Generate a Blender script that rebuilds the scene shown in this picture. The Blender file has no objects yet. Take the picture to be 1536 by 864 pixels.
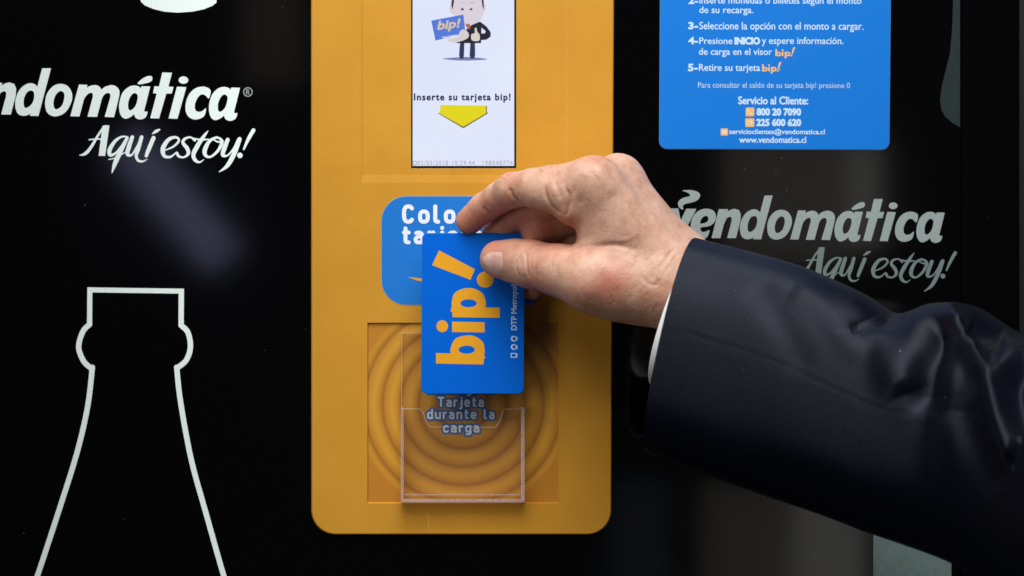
import bpy, bmesh, math, random
import numpy as np
from mathutils import Vector

random.seed(4); np.random.seed(4)
R = math.radians
S = 2.79            # photo pixels per millimetre on the machine's front
DC = 1200.0         # camera distance, mm
Z0 = 1200.0         # height of the camera above the floor, mm

# ------------------------------------------------------------------ camera, light, exposure
scene = bpy.context.scene
col = scene.collection
cam_d = bpy.data.cameras.new('camera'); cam = bpy.data.objects.new('camera', cam_d); col.objects.link(cam)
cam.location = (0, -DC/1000, Z0/1000); cam.rotation_euler = (R(90), 0, 0)
cam_d.sensor_width = 36; cam_d.lens = 36*DC/(1536/S)
cam_d.clip_start = .05; cam_d.clip_end = 60
cam_d.dof.use_dof = True; cam_d.dof.focus_distance = 1.165; cam_d.dof.aperture_fstop = 7.0
scene.camera = cam

world = bpy.data.worlds.new('World'); scene.world = world; world.use_nodes = True
wb = world.node_tree.nodes['Background']; wb.inputs[0].default_value = (.85, .92, 1, 1); wb.inputs[1].default_value = .02

scene.view_settings.view_transform = 'Standard'; scene.view_settings.look = 'None'
scene.cycles.transparent_max_bounces = 32
scene.view_settings.exposure = 0; scene.view_settings.gamma = 1

def aim(o, tgt):
    o.rotation_euler = (Vector(tgt) - o.location).to_track_quat('-Z', 'Y').to_euler()

def lamp(name, kind, loc, tgt, power, color, **kw):
    d = bpy.data.lights.new(name, kind); d.energy = power; d.color = color
    for k, v in kw.items(): setattr(d, k, v)
    o = bpy.data.objects.new(name, d); col.objects.link(o); o.location = loc; aim(o, tgt)
    return o

# broad daylight-like source of the hall, above and to the left of the photographer
def area(name, loc, tgt, power, color, sx, sy):
    return lamp(name, 'AREA', loc, tgt, power, color, shape='RECTANGLE', size=sx, size_y=sy)
area('hall_window', (-.22, -1.02, 1.2+.9), (-.02, 0, 1.2+.02), 13.2, (1, .985, .965), 1.7, .55)
# added fill lamp left of the photographer, lifts the shade under the arm
area('added_fill_light', (-.98, -1.15, 1.2+.08), (-.02, 0, 1.2), 3.4, (1, .98, .95), .5, .7)
# ceiling luminaire over the machine
area('ceiling_light', (.05, -.46, 1.2+.95), (.03, 0, 1.2+.06), 2.3, (.97, .985, 1), .8, .45).data.spread = R(64)

# distant bright patches of the hall behind the photographer, seen mirrored in the black glass
def hall_patch(name, px, py, w, h, L, rad, color, rot=0):
    k = (L+DC/1000)/(DC/1000)
    x = (px-768)/S/1000*k; z = Z0/1000 + (432-py)/S/1000*k
    sx, sy = w/S/1000*k, h/S/1000*k
    d = bpy.data.lights.new(name, 'AREA'); d.shape = 'RECTANGLE'; d.size = sx; d.size_y = sy
    d.energy = rad*math.pi*sx*sy; d.color = color
    o = bpy.data.objects.new(name, d); col.objects.link(o); o.location = (x, -L, z)
    o.rotation_euler = (R(90), R(rot), R(0)); 
    # area lamps shine along -Z: turn so that it faces the machine (+Y)
    o.rotation_euler = (R(90), R(rot), 0)
    return o
hall_patch('hall_light', 262, 300, 62, 235, 2.6, 1.7, (.55, .58, 1.0), rot=-40)
hall_patch('hall_light', 1180, 300, 190, 190, 2.6, .42, (1, .93, .8))
hall_patch('hall_light', 1285, 290, 70, 160, 2.6, .95, (1, .99, .93))
hall_patch('hall_light', 1245, 860, 110, 260, 2.6, .9, (1, .98, .93))
hall_patch('hall_light', 1120, 850, 130, 250, 2.6, .30, (1, .93, .82))
hall_patch('hall_light', 960, 850, 90, 260, 2.6, .12, (.55, .7, 1))
hall_patch('hall_light', 410, 40, 90, 170, 2.6, .22, (1, .75, .6))

# ------------------------------------------------------------------ helpers
def H(px, py, d=0.0):
    """photo pixel + distance in front of the machine's face (mm) -> world metres"""
    k = (DC-d)/DC
    return np.array([(px-768)/S*k, -d, Z0+(432-py)/S*k])/1000.0

def Hm(px, py, d=0.0): return H(px, py, d)*1000.0

def proj(P):
    """world mm -> pixel"""
    d = -P[:, 1]; k = DC/(DC-d)
    return np.stack([768+P[:, 0]*S*k, 432-(P[:, 2]-Z0)*S*k], 1)

def tag(o, label=None, cat=None, group=None, kind=None):
    if label: o['label'] = label
    if cat: o['category'] = cat
    if group: o['group'] = group
    if kind: o['kind'] = kind
    return o

def link(name, me, mat, parent=None):
    o = bpy.data.objects.new(name, me); col.objects.link(o)
    if mat: me.materials.clear(); me.materials.append(mat)
    if parent: o.parent = parent; o.matrix_parent_inverse = parent.matrix_world.inverted()
    return o

def empty(name, loc):
    o = bpy.data.objects.new(name, None); col.objects.link(o); o.location = loc; o.empty_display_size = .01
    bpy.context.view_layer.update()
    return o

def mesh(name, verts, faces, mat, parent=None, smooth=False):
    me = bpy.data.meshes.new(name); me.from_pydata([tuple(map(float, v)) for v in verts], [], faces); me.update()
    if smooth: me.polygons.foreach_set('use_smooth', [True]*len(me.polygons))
    return link(name, me, mat, parent)

def box(x0, y0, x1, y1, d0, d1, bm=None):
    """box given in pixels and depths"""
    own = bm is None
    if own: bm = bmesh.new()
    v = [bm.verts.new(H(x, y, d)) for d in (d0, d1) for (x, y) in ((x0, y0), (x1, y0), (x1, y1), (x0, y1))]
    for f in ((3, 2, 1, 0), (4, 5, 6, 7), (0, 1, 5, 4), (1, 2, 6, 5), (2, 3, 7, 6), (3, 0, 4, 7)): bm.faces.new([v[i] for i in f])
    return bm

def bm_obj(name, bm, mat, parent=None, smooth=False, bevel=0):
    bmesh.ops.recalc_face_normals(bm, faces=bm.faces)
    if bevel: bmesh.ops.bevel(bm, geom=bm.edges[:], offset=bevel, segments=2, affect='EDGES', clamp_overlap=True)
    me = bpy.data.meshes.new(name); bm.to_mesh(me); bm.free()
    if smooth: me.polygons.foreach_set('use_smooth', [True]*len(me.polygons))
    return link(name, me, mat, parent)

# ------------------------------------------------------------------ materials
class NT:
    def __init__(s, name):
        s.m = bpy.data.materials.new(name); s.m.use_nodes = True; s.t = s.m.node_tree; s.n = s.t.nodes
        s.b = s.n['Principled BSDF']
    def new(s, t, **kw):
        n = s.n.new(t)
        for k, v in kw.items(): setattr(n, k, v)
        return n
    def l(s, a, b): s.t.links.new(a, b)
    def noise(s, scale, detail=3, rough=.5, coord='Object'):
        tc = s.new('ShaderNodeTexCoord'); n = s.new('ShaderNodeTexNoise')
        n.inputs['Scale'].default_value = scale; n.inputs['Detail'].default_value = detail; n.inputs['Roughness'].default_value = rough
        s.l(tc.outputs[coord], n.inputs['Vector']); return n.outputs['Fac']
    def ramp(s, fac, stops):
        r = s.new('ShaderNodeValToRGB'); e = r.color_ramp.elements
        while len(e) < len(stops): e.new(.5)
        for i, (p, c) in enumerate(stops): e[i].position = p; e[i].color = (*c, 1) if len(c) == 3 else c
        s.l(fac, r.inputs['Fac']); return r.outputs['Color']
    def bump(s, h, strength, dist):
        b = s.new('ShaderNodeBump'); b.inputs['Strength'].default_value = strength; b.inputs['Distance'].default_value = dist
        s.l(h, b.inputs['Height']); return b

def lin(r, g, b):
    f = lambda c: c/12.92 if c <= .04045 else ((c+.055)/1.055)**2.4
    return tuple(f(c/255) for c in (r, g, b))

def plain(name, color, rough=.5, var=.08, scale=300, bump=0, spec=.5, coat=0):
    t = NT(name); c0 = tuple(x*(1-var) for x in color); c1 = tuple(min(1, x*(1+var)) for x in color)
    n = t.noise(scale); t.l(t.ramp(n, [(.35, c0), (.65, c1)]), t.b.inputs['Base Color'])
    t.b.inputs['Roughness'].default_value = rough; t.b.inputs['Specular IOR Level'].default_value = spec
    t.b.inputs['Coat Weight'].default_value = coat; t.b.inputs['Coat Roughness'].default_value = .1
    if bump: t.l(t.bump(t.noise(scale*2), bump, .0002).outputs[0], t.b.inputs['Normal'])
    return t.m

def emis(name, color, strength=1.0):
    t = NT(name); t.b.inputs['Base Color'].default_value = (.01, .01, .01, 1)
    t.b.inputs['Emission Color'].default_value = (*color, 1); t.b.inputs['Emission Strength'].default_value = strength
    t.b.inputs['Roughness'].default_value = .25
    return t.m

# black glass: almost mirror clean, with faint smears
t = NT('black_glass'); t.b.inputs['Base Color'].default_value = (.0012, .0012, .0015, 1); t.b.inputs['IOR'].default_value = 1.5
mr = t.new('ShaderNodeMapRange'); mr.inputs['To Min'].default_value = .055; mr.inputs['To Max'].default_value = .085
t.l(t.noise(14, 4), mr.inputs['Value']); t.l(mr.outputs[0], t.b.inputs['Roughness'])
M_glass = t.m
M_trim = plain('black_trim', (.004, .004, .005), .45)
M_print = plain('silver_white_print', lin(238, 250, 246), .5, .03, 900, spec=.3)
M_print_dim = plain('dull_shaded_print', lin(146, 158, 156), .55, .05, 900, spec=.3)  # right word's dimmer light painted into the grey; also tints the registered mark
M_print_dark = plain('dark_teal_print', lin(34, 46, 46), .5, .05, 900, spec=.2)
M_print_mid = plain('grey_teal_print', lin(138, 160, 154), .5, .08, 300, spec=.2)
M_dust = plain('dust_speck', lin(120, 120, 125), .8)

# orange faceplate: printed film with a faint mottling
t = NT('orange_faceplate')
n1 = t.noise(26, 5, .6); c = t.ramp(n1, [(.3, (.565, .265, .026)), (.7, (.625, .300, .033))])
n2 = t.noise(1500, 2); c2 = t.ramp(n2, [(.35, (.93, .93, .93)), (.65, (1, 1, 1))])
mx = t.new('ShaderNodeMix', data_type='RGBA', blend_type='MULTIPLY'); mx.inputs['Factor'].default_value = 1
t.l(c, mx.inputs['A']); t.l(c2, mx.inputs['B']); t.l(mx.outputs['Result'], t.b.inputs['Base Color'])
t.b.inputs['Roughness'].default_value = .38; t.b.inputs['Specular IOR Level'].default_value = .2
t.l(t.bump(t.noise(40, 3), .05, .0004).outputs[0], t.b.inputs['Normal'])
M_orange = t.m

M_scuff = plain('scuffed_film', (.72, .42, .14), .5, .1)
M_grime = plain('finger_grime', (.40, .17, .02), .5, .1)
# printed concentric rings
t = NT('ring_print')
g = t.new('ShaderNodeNewGeometry'); sub = t.new('ShaderNodeVectorMath', operation='SUBTRACT')
RC = H(694.5, 607, 1.0); sub.inputs[1].default_value = tuple(RC); t.l(g.outputs['Position'], sub.inputs[0])
mul = t.new('ShaderNodeVectorMath', operation='MULTIPLY'); mul.inputs[1].default_value = (1, 0, 1); t.l(sub.outputs[0], mul.inputs[0])
ln = t.new('ShaderNodeVectorMath', operation='LENGTH'); t.l(mul.outputs[0], ln.inputs[0])
sc = t.new('ShaderNodeMath', operation='MULTIPLY'); sc.inputs[1].default_value = 1000*S/27.2; t.l(ln.outputs['Value'], sc.inputs[0])
ad = t.new('ShaderNodeMath', operation='ADD'); ad.inputs[1].default_value = .72-.0; t.l(sc.outputs[0], ad.inputs[0])
fr = t.new('ShaderNodeMath', operation='FRACT'); t.l(ad.outputs[0], fr.inputs[0])
rings = t.ramp(fr.outputs[0], [(0, (.52, .22, .020)), (.14, (.36, .14, .014)), (.33, (.53, .235, .020)), (.62, (.64, .31, .030)), (1, (.52, .22, .020))])
far = t.new('ShaderNodeMapRange'); far.inputs['From Min'].default_value = .0555; far.inputs['From Max'].default_value = .058
t.l(ln.outputs['Value'], far.inputs['Value'])
mx = t.new('ShaderNodeMix', data_type='RGBA'); mx.inputs['B'].default_value = (.50, .20, .018, 1)
t.l(far.outputs[0], mx.inputs['Factor']); t.l(rings, mx.inputs['A'])
t.l(mx.outputs['Result'], t.b.inputs['Base Color']); t.b.inputs['Roughness'].default_value = .4
M_rings = t.m

def blue(name, c, rough, grain):
    t = NT(name); n = t.noise(1300, 3); t.l(t.ramp(n, [(.3, tuple(x*(1-grain) for x in c)), (.7, tuple(x*(1+grain) for x in c))]), t.b.inputs['Base Color'])
    t.b.inputs['Roughness'].default_value = rough; t.b.inputs['Specular IOR Level'].default_value = .22; return t.m
M_blue = blue('blue_sticker', (.010, .175, .58), .5, .07)
M_bluesign = blue('blue_sign', (.002, .170, .62), .5, .05)
M_card = blue('blue_card', (.001, .125, .64), .3, .015)
M_cardgold = plain('card_gold', (.80, .36, .012), .4, .02)
M_white = plain('white_ink', (.78, .82, .88), .5, .03, 900)
M_pale = plain('pale_blue_ink', (.36, .55, .80), .5, .03, 900)
M_peach = plain('orange_ink', (.78, .45, .16), .5, .03, 900)
M_holdertext = plain('pale_print', (.86, .90, .96), .5, .04)
M_navyedge = plain('blue_outline_print', (.008, .16, .50), .5, .04)
M_edge = plain('blue_sticker_rim', (.25, .33, .35), .5)

# clear acrylic: transparent sheet with a clean reflection; its cut edges catch light
def acrylic(name, tint, refl, rough, diff):
    t = NT(name); t.n.remove(t.b); out = t.n['Material Output']
    tr = t.new('ShaderNodeBsdfTransparent'); tr.inputs[0].default_value = (*tint, 1)
    gl = t.new('ShaderNodeBsdfGlossy'); gl.inputs['Roughness'].default_value = rough
    lw = t.new('ShaderNodeLayerWeight'); lw.inputs['Blend'].default_value = .5
    pw = t.new('ShaderNodeMath', operation='POWER'); pw.inputs[1].default_value = 5; t.l(lw.outputs['Facing'], pw.inputs[0])
    fz = t.new('ShaderNodeMath', operation='MULTIPLY_ADD'); fz.inputs[1].default_value = .5; fz.inputs[2].default_value = .025; t.l(pw.outputs[0], fz.inputs[0])
    m1 = t.new('ShaderNodeMixShader'); t.l(fz.outputs[0], m1.inputs[0]); t.l(tr.outputs[0], m1.inputs[1]); t.l(gl.outputs[0], m1.inputs[2])
    df = t.new('ShaderNodeBsdfDiffuse'); df.inputs[0].default_value = (.85, .72, .66, 1)
    m2 = t.new('ShaderNodeMixShader'); t.l(m1.outputs[0], m2.inputs[1]); t.l(df.outputs[0], m2.inputs[2])
    n = t.noise(500, 3); mr = t.new('ShaderNodeMapRange'); mr.inputs['To Min'].default_value = diff*.5; mr.inputs['To Max'].default_value = diff*1.5
    t.l(n, mr.inputs['Value']); t.l(mr.outputs[0], m2.inputs[0]); t.l(m2.outputs[0], out.inputs['Surface']); return t.m
M_acr = acrylic('clear_acrylic', (.99, .985, .98), 1, .03, .006)
M_acre = acrylic('acrylic_edge', (.97, .93, .9), 1, .12, .34)

# ------------------------------------------------------------------ flat print: 2D fields -> clean flat meshes
def catmull(P, n=8, closed=False):
    P = np.asarray(P, float); N = len(P); out = []
    for i in range(N if closed else N-1):
        if closed: a, b, c, d = P[(i-1) % N], P[i], P[(i+1) % N], P[(i+2) % N]
        else: a, b, c, d = P[max(i-1, 0)], P[i], P[i+1], P[min(i+2, N-1)]
        for k in range(n):
            u = k/n
            out.append(.5*((2*b)+(-a+c)*u+(2*a-5*b+4*c-d)*u*u+(-a+3*b-3*c+d)*u**3))
    if not closed: out.append(P[-1])
    return np.array(out)

class Field:
    def __init__(s, x0, y0, x1, y1, res=.5):
        s.res = res; s.xs = np.arange(x0, x1+res, res); s.ys = np.arange(y0, y1+res, res)
        s.X, s.Y = np.meshgrid(s.xs, s.ys); s.F = np.full(s.X.shape, -9.0)
    def win(s, x0, y0, x1, y1, m=3):
        i0 = max(0, int((x0-m-s.xs[0])/s.res)); i1 = min(len(s.xs), int((x1+m-s.xs[0])/s.res)+2)
        j0 = max(0, int((y0-m-s.ys[0])/s.res)); j1 = min(len(s.ys), int((y1+m-s.ys[0])/s.res)+2)
        return slice(j0, j1), slice(i0, i1)
    def _polys(s, loops, m=3):
        allp = np.concatenate(loops); w = s.win(allp[:, 0].min(), allp[:, 1].min(), allp[:, 0].max(), allp[:, 1].max(), m)
        X, Y = s.X[w], s.Y[w]
        if X.size == 0: return w, None
        D = np.full(X.shape, 1e9); I = np.zeros(X.shape, bool)
        for L in loops:
            for (ax, ay), (bx, by) in zip(L, np.roll(L, -1, 0)):
                vx, vy = bx-ax, by-ay; q = vx*vx+vy*vy
                if q < 1e-12: continue
                u = np.clip(((X-ax)*vx+(Y-ay)*vy)/q, 0, 1)
                D = np.minimum(D, (X-ax-u*vx)**2+(Y-ay-u*vy)**2)
                if ay != by:
                    c = ((ay > Y) != (by > Y)) & (X < (bx-ax)*(Y-ay)/(by-ay)+ax); I ^= c
        D = np.sqrt(D); return w, np.where(I, D, -D)
    def poly(s, P, smooth=False, n=5, cut=False, grow=0):
        P = catmull(P, n, True) if smooth else np.asarray(P, float)
        w, D = s._polys([P], 3+grow)
        if D is None: return s
        D = D+grow
        s.F[w] = np.minimum(s.F[w], -D) if cut else np.maximum(s.F[w], D)
        return s
    def loops(s, Ls, grow=0):
        w, D = s._polys([np.asarray(l, float) for l in Ls], 3+abs(grow))
        if D is not None: s.F[w] = np.maximum(s.F[w], D+grow)
        return s
    def ell(s, cx, cy, rx, ry, cut=False, ang=0):
        a = np.linspace(0, 2*math.pi, 28, endpoint=False); ca, sa = math.cos(R(ang)), math.sin(R(ang))
        return s.poly(np.stack([cx+rx*np.cos(a)*ca-ry*np.sin(a)*sa, cy+rx*np.cos(a)*sa+ry*np.sin(a)*ca], 1), cut=cut)
    def stroke(s, P, n=7):
        P = catmull(P, n)
        for a, b in zip(P[:-1], P[1:]):
            r = max(a[2], b[2])/2; w = s.win(min(a[0], b[0])-r, min(a[1], b[1])-r, max(a[0], b[0])+r, max(a[1], b[1])+r, 2)
            X, Y = s.X[w], s.Y[w]
            if X.size == 0: continue
            vx, vy = b[0]-a[0], b[1]-a[1]; q = vx*vx+vy*vy+1e-9
            u = np.clip(((X-a[0])*vx+(Y-a[1])*vy)/q, 0, 1)
            s.F[w] = np.maximum(s.F[w], (a[2]+(b[2]-a[2])*u)/2-np.hypot(X-a[0]-u*vx, Y-a[1]-u*vy))
        return s
    def build(s, name, mat, parent, d, label=None):
        F = s.F; ins = F > 0
        c = ins[:-1, :-1].astype(int)+ins[:-1, 1:]+ins[1:, :-1]+ins[1:, 1:]
        V, Fc = [], []
        for j in range(c.shape[0]):                         # full cells: one quad per run
            row = (c[j] == 4).astype(int); e = np.diff(np.concatenate([[0], row, [0]]))
            for a, b in zip(np.nonzero(e == 1)[0], np.nonzero(e == -1)[0]):
                k = len(V); V += [(s.xs[a], s.ys[j]), (s.xs[b], s.ys[j]), (s.xs[b], s.ys[j+1]), (s.xs[a], s.ys[j+1])]
                Fc.append((k+3, k+2, k+1, k))
        for j, i in zip(*np.nonzero((c > 0) & (c < 4))):
            cor = [(j, i), (j, i+1), (j+1, i+1), (j+1, i)]; P = []
            for q in range(4):
                (ja, ia), (jb, ib) = cor[q], cor[(q+1) % 4]; fa, fb = F[ja, ia], F[jb, ib]
                if fa > 0: P.append((s.xs[ia], s.ys[ja]))
                if (fa > 0) != (fb > 0):
                    u = fa/(fa-fb); P.append((s.xs[ia]+u*(s.xs[ib]-s.xs[ia]), s.ys[ja]+u*(s.ys[jb]-s.ys[ja])))
            if len(P) >= 3:
                k = len(V); V += P; Fc.append(tuple(range(k+len(P)-1, k-1, -1)))
        o = mesh(name, [H(x, y, d) for x, y in V], Fc, mat, parent)
        if label: o['label'] = label
        return o

def glyph_loops(text, spacing=1.0, res=3):
    """outline loops of a line of text in the built-in font (y down, unit size)"""
    cu = bpy.data.curves.new('line', 'FONT'); cu.body = text; cu.resolution_u = res; cu.fill_mode = 'NONE'; cu.space_character = spacing
    o = bpy.data.objects.new('line', cu); col.objects.link(o)
    dg = bpy.context.evaluated_depsgraph_get(); me = bpy.data.meshes.new_from_object(o.evaluated_get(dg))
    V = np.array([v.co[:2] for v in me.vertices]); adj = {}
    for e in me.edges:
        a, b = e.vertices; adj.setdefault(a, []).append(b); adj.setdefault(b, []).append(a)
    seen = set(); Ls = []
    for st in adj:
        if st in seen: continue
        L = [st]; seen.add(st); cur = st
        while True:
            nx = [q for q in adj[cur] if q not in seen]
            if not nx: break
            cur = nx[0]; seen.add(cur); L.append(cur)
        if len(L) > 2: Ls.append(V[L]*np.array([1, -1]))
    bpy.data.objects.remove(o); bpy.data.curves.remove(cu); bpy.data.meshes.remove(me)
    return Ls

def fit(Ls, bbox, slope=0, shear=0, rot=False):
    """fit loops to the ink box (x0,ytop,x1,ybottom) in pixels"""
    if shear: Ls = [np.stack([l[:, 0]-shear*l[:, 1], l[:, 1]], 1) for l in Ls]
    A = np.concatenate(Ls); mn, mx = A.min(0), A.max(0); x0, y0, x1, y1 = bbox; out = []
    for l in Ls:
        u = (l-mn)/(mx-mn)
        if rot: p = np.stack([x0+u[:, 1]*(x1-x0), y1-u[:, 0]*(y1-y0)], 1)
        else: p = np.stack([x0+u[:, 0]*(x1-x0), y0+u[:, 1]*(y1-y0)], 1)
        p[:, 1] += slope*(p[:, 0]-x0); out.append(p)
    return out

def line(name, text, bbox, mat, parent, d, grow=0, slope=0, shear=0, rot=False, spacing=1.0, res=.4, label=None):
    Ls = fit(glyph_loops(text, spacing), bbox, slope, shear, rot)
    x0, y0, x1, y1 = bbox; g = 3+abs(grow)
    f = Field(x0-g-2, y0-g-2, x1+g+2, y1+g+2+abs(slope)*(x1-x0), res)
    # one glyph-sized group at a time keeps each window small
    Ls.sort(key=lambda l: l[:, 1 if rot else 0].min()); groups = []
    ax = 1 if rot else 0
    for l in Ls:
        if groups and l[:, ax].min() < groups[-1][1]-.05: groups[-1][0].append(l); groups[-1][1] = max(groups[-1][1], l[:, ax].max())
        else: groups.append([[l], l[:, ax].max()])
    for gl, _ in groups: f.loops(gl, grow)
    return f.build(name, mat, parent, d, label)

def se(cx, cy, rx, ry, a0, a1, n=22, e=2.7):
    P = []
    for a in np.linspace(R(a0), R(a1), n):
        c, s_ = math.cos(a), math.sin(a)
        P.append((cx+rx*math.copysign(abs(c)**(2/e), c), cy+ry*math.copysign(abs(s_)**(2/e), s_)))
    return P
BW = .76; BO = se(BW/2, .5, BW/2, .5, 0, 360)
DIN = {   # engineering-style monoline letters: paths on the stroke's centre line, x-height 1
 'C': (.84, [se(.43, .75, .43, .75, 42, 318)]), 'o': (BW, [BO]), 'l': (.30, [[(0, 1.5), (0, .8), (0, .25), (.07, .05), (.28, 0)]]),
 'c': (.68, [se(.38, .5, .38, .5, 45, 315)]), 'q': (BW, [BO, [(BW, 1), (BW, -.45)]]), 'u': (BW, [[(0, 1), (0, .6), (0, .35), (.08, .1), (.33, 0), (.58, .06), (BW, .3)], [(BW, 1), (BW, 0)]]),
 'e': (BW, [[(0, .5), (BW, .5)], se(BW/2, .5, BW/2, .5, 0, 312)]),
 't': (.5, [[(.16, 1.42), (.16, .7), (.16, .22), (.24, .04), (.48, 0)], [(0, 1), (.48, 1)]]),
 'a': (.68, [[(.06, .95), (.3, 1), (.55, .92), (.66, .7), (.68, .4), (.68, 0)], [(.68, .57), (.3, .57), (.07, .48), (0, .28), (.08, .06), (.3, 0), (.55, .05), (.68, .2)]]),
 'r': (.44, [[(0, 0), (0, 1)], [(0, .66), (.1, .92), (.42, 1)]]), 'j': (.18, [[(.18, 1), (.18, -.2), (.1, -.4), (-.12, -.45)], [(.18, 1.46), (.18, 1.47)]]),
 'd': (BW, [BO, [(BW, 1.5), (BW, 0)]]), 'n': (.74, [[(0, 0), (0, 1)], [(0, .66), (.12, .92), (.38, 1), (.66, .9), (.74, .6), (.74, 0)]]),
 'g': (BW, [BO, [(BW, 1), (BW, -.15), (.64, -.4), (.36, -.46), (.06, -.42)]]), 'T': (.9, [[(0, 1.5), (.9, 1.5)], [(.45, 1.5), (.45, 0)]]),
 'M': (1.0, [[(0, 0), (0, 1.5), (.5, .6), (1, 1.5), (1, 0)]]), 'i': (0, [[(0, 1), (0, 0)], [(0, 1.46), (0, 1.47)]]), '\u00ed': (0, [[(0, 1), (0, 0)], [(-.05, 1.4), (.15, 1.6)]]),
 's': (.62, [[(.6, .9), (.35, 1), (.08, .92), (.04, .7), (.3, .53), (.58, .38), (.58, .12), (.33, 0), (.02, .1)]]), ' ': (.25, [])}
def din(name, text, x0, base, xh, sw, mat, parent, d, grow=0, x1=None, gap=.34, slope=0, label=None):
    """x0, x1: ink left and right; xh: ink x-height; sw: stroke weight (pixels)"""
    u = xh-sw; tot = 0
    for i, ch in enumerate(text): tot += DIN[ch][0]*u+(sw+gap*u if i < len(text)-1 else 0)
    kx = 1 if x1 is None else (x1-x0-sw)/tot
    f = Field(x0-6, base-2.4*xh, x0+(tot*kx)+sw+8, base+.8*xh+3, .35); pen = x0+sw/2
    for ch in text:
        w_, paths = DIN[ch]
        for P in paths:
            Q_ = [(pen+a*u*kx, base-sw/2-b*u+slope*(pen-x0), sw+2*grow) for a, b in P]
            if len(Q_) > 8 or len(Q_) == 2: 
                for a, b in zip(Q_[:-1], Q_[1:]): f.stroke([a, b], 1)
            elif ch in 'MT': 
                for a, b in zip(Q_[:-1], Q_[1:]): f.stroke([a, b], 1)
            else: f.stroke(Q_, 4)
        pen += (w_*u+sw+gap*u)*kx
    return f.build(name, mat, parent, d, label)

# ------------------------------------------------------------------ vending machine: glass fronts and printing
vm = empty('vending_machine', H(768, 1200, 0))
tag(vm, 'glossy black glass front of a vending machine with silver lettering and bottle outline', 'vending machine')
bm_obj('glass_panel', box(-420, -420, 1440.5, 1300, -8, 0), M_glass, vm, bevel=.0003)
bm_obj('glass_panel', box(1442.2, -420, 1526.5, 1300, -8, -.25), M_glass, vm, bevel=.0003)
bm_obj('edge_trim', box(1529, -420, 1600, 1300, -12, 1.2), M_trim, vm, bevel=.0006)
bm_obj('edge_trim', box(1604, -420, 2000, 1300, -12, -1), M_trim, vm, bevel=.0006)
bs = bmesh.new(); bmesh.ops.create_cube(bs, size=1); bmesh.ops.scale(bs, vec=(.012, .20, .62), verts=bs.verts); bmesh.ops.translate(bs, vec=(-.2935, -.1003, 1.2), verts=bs.verts)
bm_obj('added_shade_panel', bs, M_trim, vm, bevel=.001)  # added unseen panel, placed to shade the left lettering
bm_obj('backing', box(-420, -420, 2000, 1300, -40, -14), M_trim, vm)

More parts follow.
